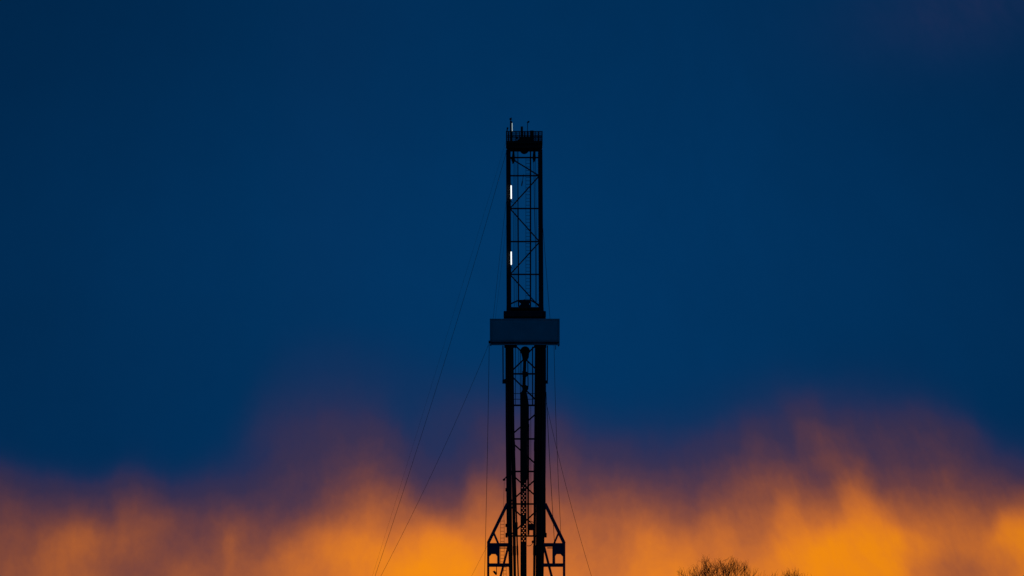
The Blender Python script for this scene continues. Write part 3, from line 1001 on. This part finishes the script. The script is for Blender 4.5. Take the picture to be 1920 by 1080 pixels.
guy([(950.5, 281), (944, 300), (914.5, 408), (875, 541), (839, 666), (791, 815), (752, 931), (702.5, 1080)], 590, 0.64, 'long sagging guy line from the crown down to the left, the darker one', Y0 - 2)
guy([(950.5, 262), (911, 374), (883, 459), (849, 589), (824.6, 671), (781, 815), (750, 920), (728, 994), (699, 1085)], 588, 0.26, 'faint thin guy line from the crown down to the left', Y0 + 14)
guy([(916.5, 646), (892, 700), (849, 801), (796, 917), (743, 1023), (716, 1080)], 528, 0.6, 'guy line slanting left from the corner of the racking board', Y0 - 4)
guy([(914, 1022), (908, 1036), (884, 1080)], 705, 0.4, 'short thin guy line running left from the left shoulder frame', Y0 + 6)
guy([(1024.5, 756), (1050, 880), (1111, 1080)], 1222, 0.70, 'guy line slanting right from the lower mast', Y0 + 10)
for (pts, d, lab) in (
        (((950.5, 370), (947.5, 392), (935, 500), (924.5, 600)), 0.5, 'thin cable from the left mast leg to the racking board, outer of the pair'),
        (((950.5, 412), (949, 425), (938, 520), (928.5, 600)), 0.3, 'thin cable from the left mast leg to the racking board, inner of the pair'),
        (((917.4, 644), (914.2, 835), (910.2, 1018), (907.5, 1118)), 0.85, 'near vertical cable hanging from the left corner of the racking board'),
        (((1015, 400), (1019, 440), (1026, 530), (1031.5, 600)), 0.70, 'thin cable from the right mast leg to the racking board'),
        (((1038.8, 646), (1041.5, 760), (1046, 880), (1051.5, 998)), 0.80, 'outer cable from the racking board down to the right shoulder frame'),
        (((1024.0, 735), (1030, 850), (1039.5, 1016)), 1.05, 'inner dark cable from the right leg down to the right shoulder frame'),
        (((945.6, 901), (944.6, 940), (945.0, 976)), 0.55, 'short thin cord below the bracket floodlight on the left leg')):
    Yd = Y0 - 1.9
    rope('cable', [at(x, y, Yd) for x, y in pts], d, lab, 'cable', GP, 6)

# ---- floodlights
fl = thing('floodlight', 'small floodlight on a bracket at the left leg of the lower mast', 'floodlight', at(946, 901, Y0 - 1.7), 'floodlights on the rig')
bm = bmesh.new(); plate(bm, [(942.4, 898.6), (947.0, 895.6), (947.6, 900.6), (943.0, 901.4)], Y0 - 1.9, Y0 - 1.6); link('lamp_housing', bm, STEEL, fl)
bar('bracket', at(946.5, 898, Y0 - 1.6), at(951, 891, Y0 - 1.6), 0.08, 1.8 * PX, STEEL, fl, 'r')
fl = thing('floodlight', 'floodlight dangling under the lower beam of the left shoulder frame', 'floodlight', at(929, 1079, Y0 - 1.8), 'floodlights on the rig')
bm = bmesh.new(); plate(bm, [(923.8, 1071.6), (927.0, 1069.6), (930.2, 1072.6), (931.2, 1070.6), (932.0, 1075.6), (930.6, 1078.6), (928.0, 1076.8)], Y0 - 1.95, Y0 - 1.65); link('lamp_housing', bm, STEEL, fl)
bar('bracket', at(931.0, 1061.5, Y0 - 1.8), at(931.0, 1073, Y0 - 1.8), 0.06, 1.5 * PX, STEEL, fl, 'r')

# ------------------------------------------------------------------ bare trees behind the pad
def bare_tree(label, cx, top_y, Y, rad, seed, n_scaf):
    """winter tree: limbs fork upward and outward into fine, mostly rising twigs"""
    rng = random.Random(seed)
    top = at(cx, top_y, Y)
    H = top.z
    base = Vector((top.x, Y, 0.0))
    cz = H - rad                              # centre of the crown dome
    cen = Vector((0, 0, cz))
    segs = []                                 # (a, b, ra, rb)

    def lim(p):
        """how far out in the crown, 1 on the uneven dome"""
        d = p - cen
        an = math.atan2(d.y, d.x)
        k = 1 + 0.03 * math.sin(3 * an + seed) + 0.03 * math.sin(d.x * 2.3 + seed) + 0.03 * math.sin(d.x * 5.1 + 2 * seed)
        return Vector((d.x, d.y, d.z * 1.0)).length / (rad * k)

    def grow(p, d, L, r, depth):
        n = 3
        for i in range(n):
            d = (d + Vector((rng.gauss(0, .10), rng.gauss(0, .10), rng.gauss(0, .06) + 0.05))).normalized()
            q = p + d * (L / n)
            segs.append((p, q, r, r * 0.915))
            p = q
            r *= 0.915
            if depth >= 3 and p.z > cz - 1 and rng.random() < 0.7:      # side twig
                t_ = (d + Vector((rng.gauss(0, .5), rng.gauss(0, .5), 0.25))).normalized()
                q2 = p + t_ * rng.uniform(0.25, 0.5)
                q3 = q2 + (t_ + Vector((rng.gauss(0, .25), rng.gauss(0, .25), .15))).normalized() * rng.uniform(0.15, 0.35)
                if lim(q3) < 0.99:
                    segs.append((p, q2, max(r * 0.5, 0.012), 0.010)); segs.append((q2, q3, 0.010, 0.007))
        if depth >= 9 or r < 0.006 or lim(p) > 0.985:
            return
        k = 2 if rng.random() < 0.68 else 3
        ph = rng.uniform(0, 6.28)
        for i in range(k):
            an = ph + 6.283 * i / k + rng.gauss(0, .3)
            u, v, w = frame_of(Vector((0, 0, 0)), d)
            sp = rng.uniform(0.30, 0.62)
            nd = (d * math.cos(sp) + (u * math.cos(an) + v * math.sin(an)) * math.sin(sp))
            out = (p - cen) * (0.10 / rad)
            nd = (nd + out + Vector((0, 0, 0.10))).normalized()
            nl = L * rng.uniform(0.70, 0.88)
            if lim(p + nd * nl) > 1.0:
                nl *= 0.55
                if lim(p + nd * nl) > 1.03:
                    continue
            grow(p, nd, max(nl, 0.42), r * (0.74 if k == 2 else 0.66), depth + 1)

    p = Vector((0, 0, 0))
    r = 0.36 * rad / 6
    fork = max(cz - rad * 0.75, 2.0)
    steps = 6
    for i in range(steps):
        q = Vector((0.12 * math.sin(i + seed), 0.1 * math.cos(i * 1.3), fork * (i + 1) / steps))
        segs.append((p, q, r, r * 0.95)); p = q; r *= 0.95
    for i in range(n_scaf):
        an = 6.283 * i / n_scaf + rng.gauss(0, .2)
        sp = (0.1 if i == 0 else rng.uniform(0.25, 0.85))
        grow(p, Vector((math.cos(an) * math.sin(sp), math.sin(an) * math.sin(sp), math.cos(sp))), rad * 0.48, r * 0.62, 1)
    root = thing('bare_tree', label, 'tree', base, 'bare trees behind the rig')
    for nm in ('trunk', 'crown'):
        V_, F_ = [], []
        for (a, b, ra, rb) in segs:
            if (ra > 0.07) != (nm == 'trunk'):
                continue
            u, v, w = frame_of(a, b)
            ns = 7 if nm == 'trunk' else 3
            s0 = len(V_)
            for c_, q_ in ((a, ra), (b, rb)):
                for x_, y_ in ring(q_, ns):
                    V_.append(c_ + u * x_ + v * y_)
            for i in range(ns):
                F_.append((s0 + i, s0 + (i + 1) % ns, s0 + ns + (i + 1) % ns, s0 + ns + i))
        me = bpy.data.meshes.new(nm)
        me.from_pydata(V_, [], F_)
        me.materials.append(BARK)
        o = bpy.data.objects.new(nm, me)
        COL.objects.link(o)
        o.parent = root
    return root


bare_tree('large bare winter tree with a domed crown rising right of the rig', 1357, 1043, 515.0, 6.2, 5, 7)
bare_tree('smaller bare treetop just right of the larger domed tree', 1484, 1061, 530.0, 3.4, 11, 6)
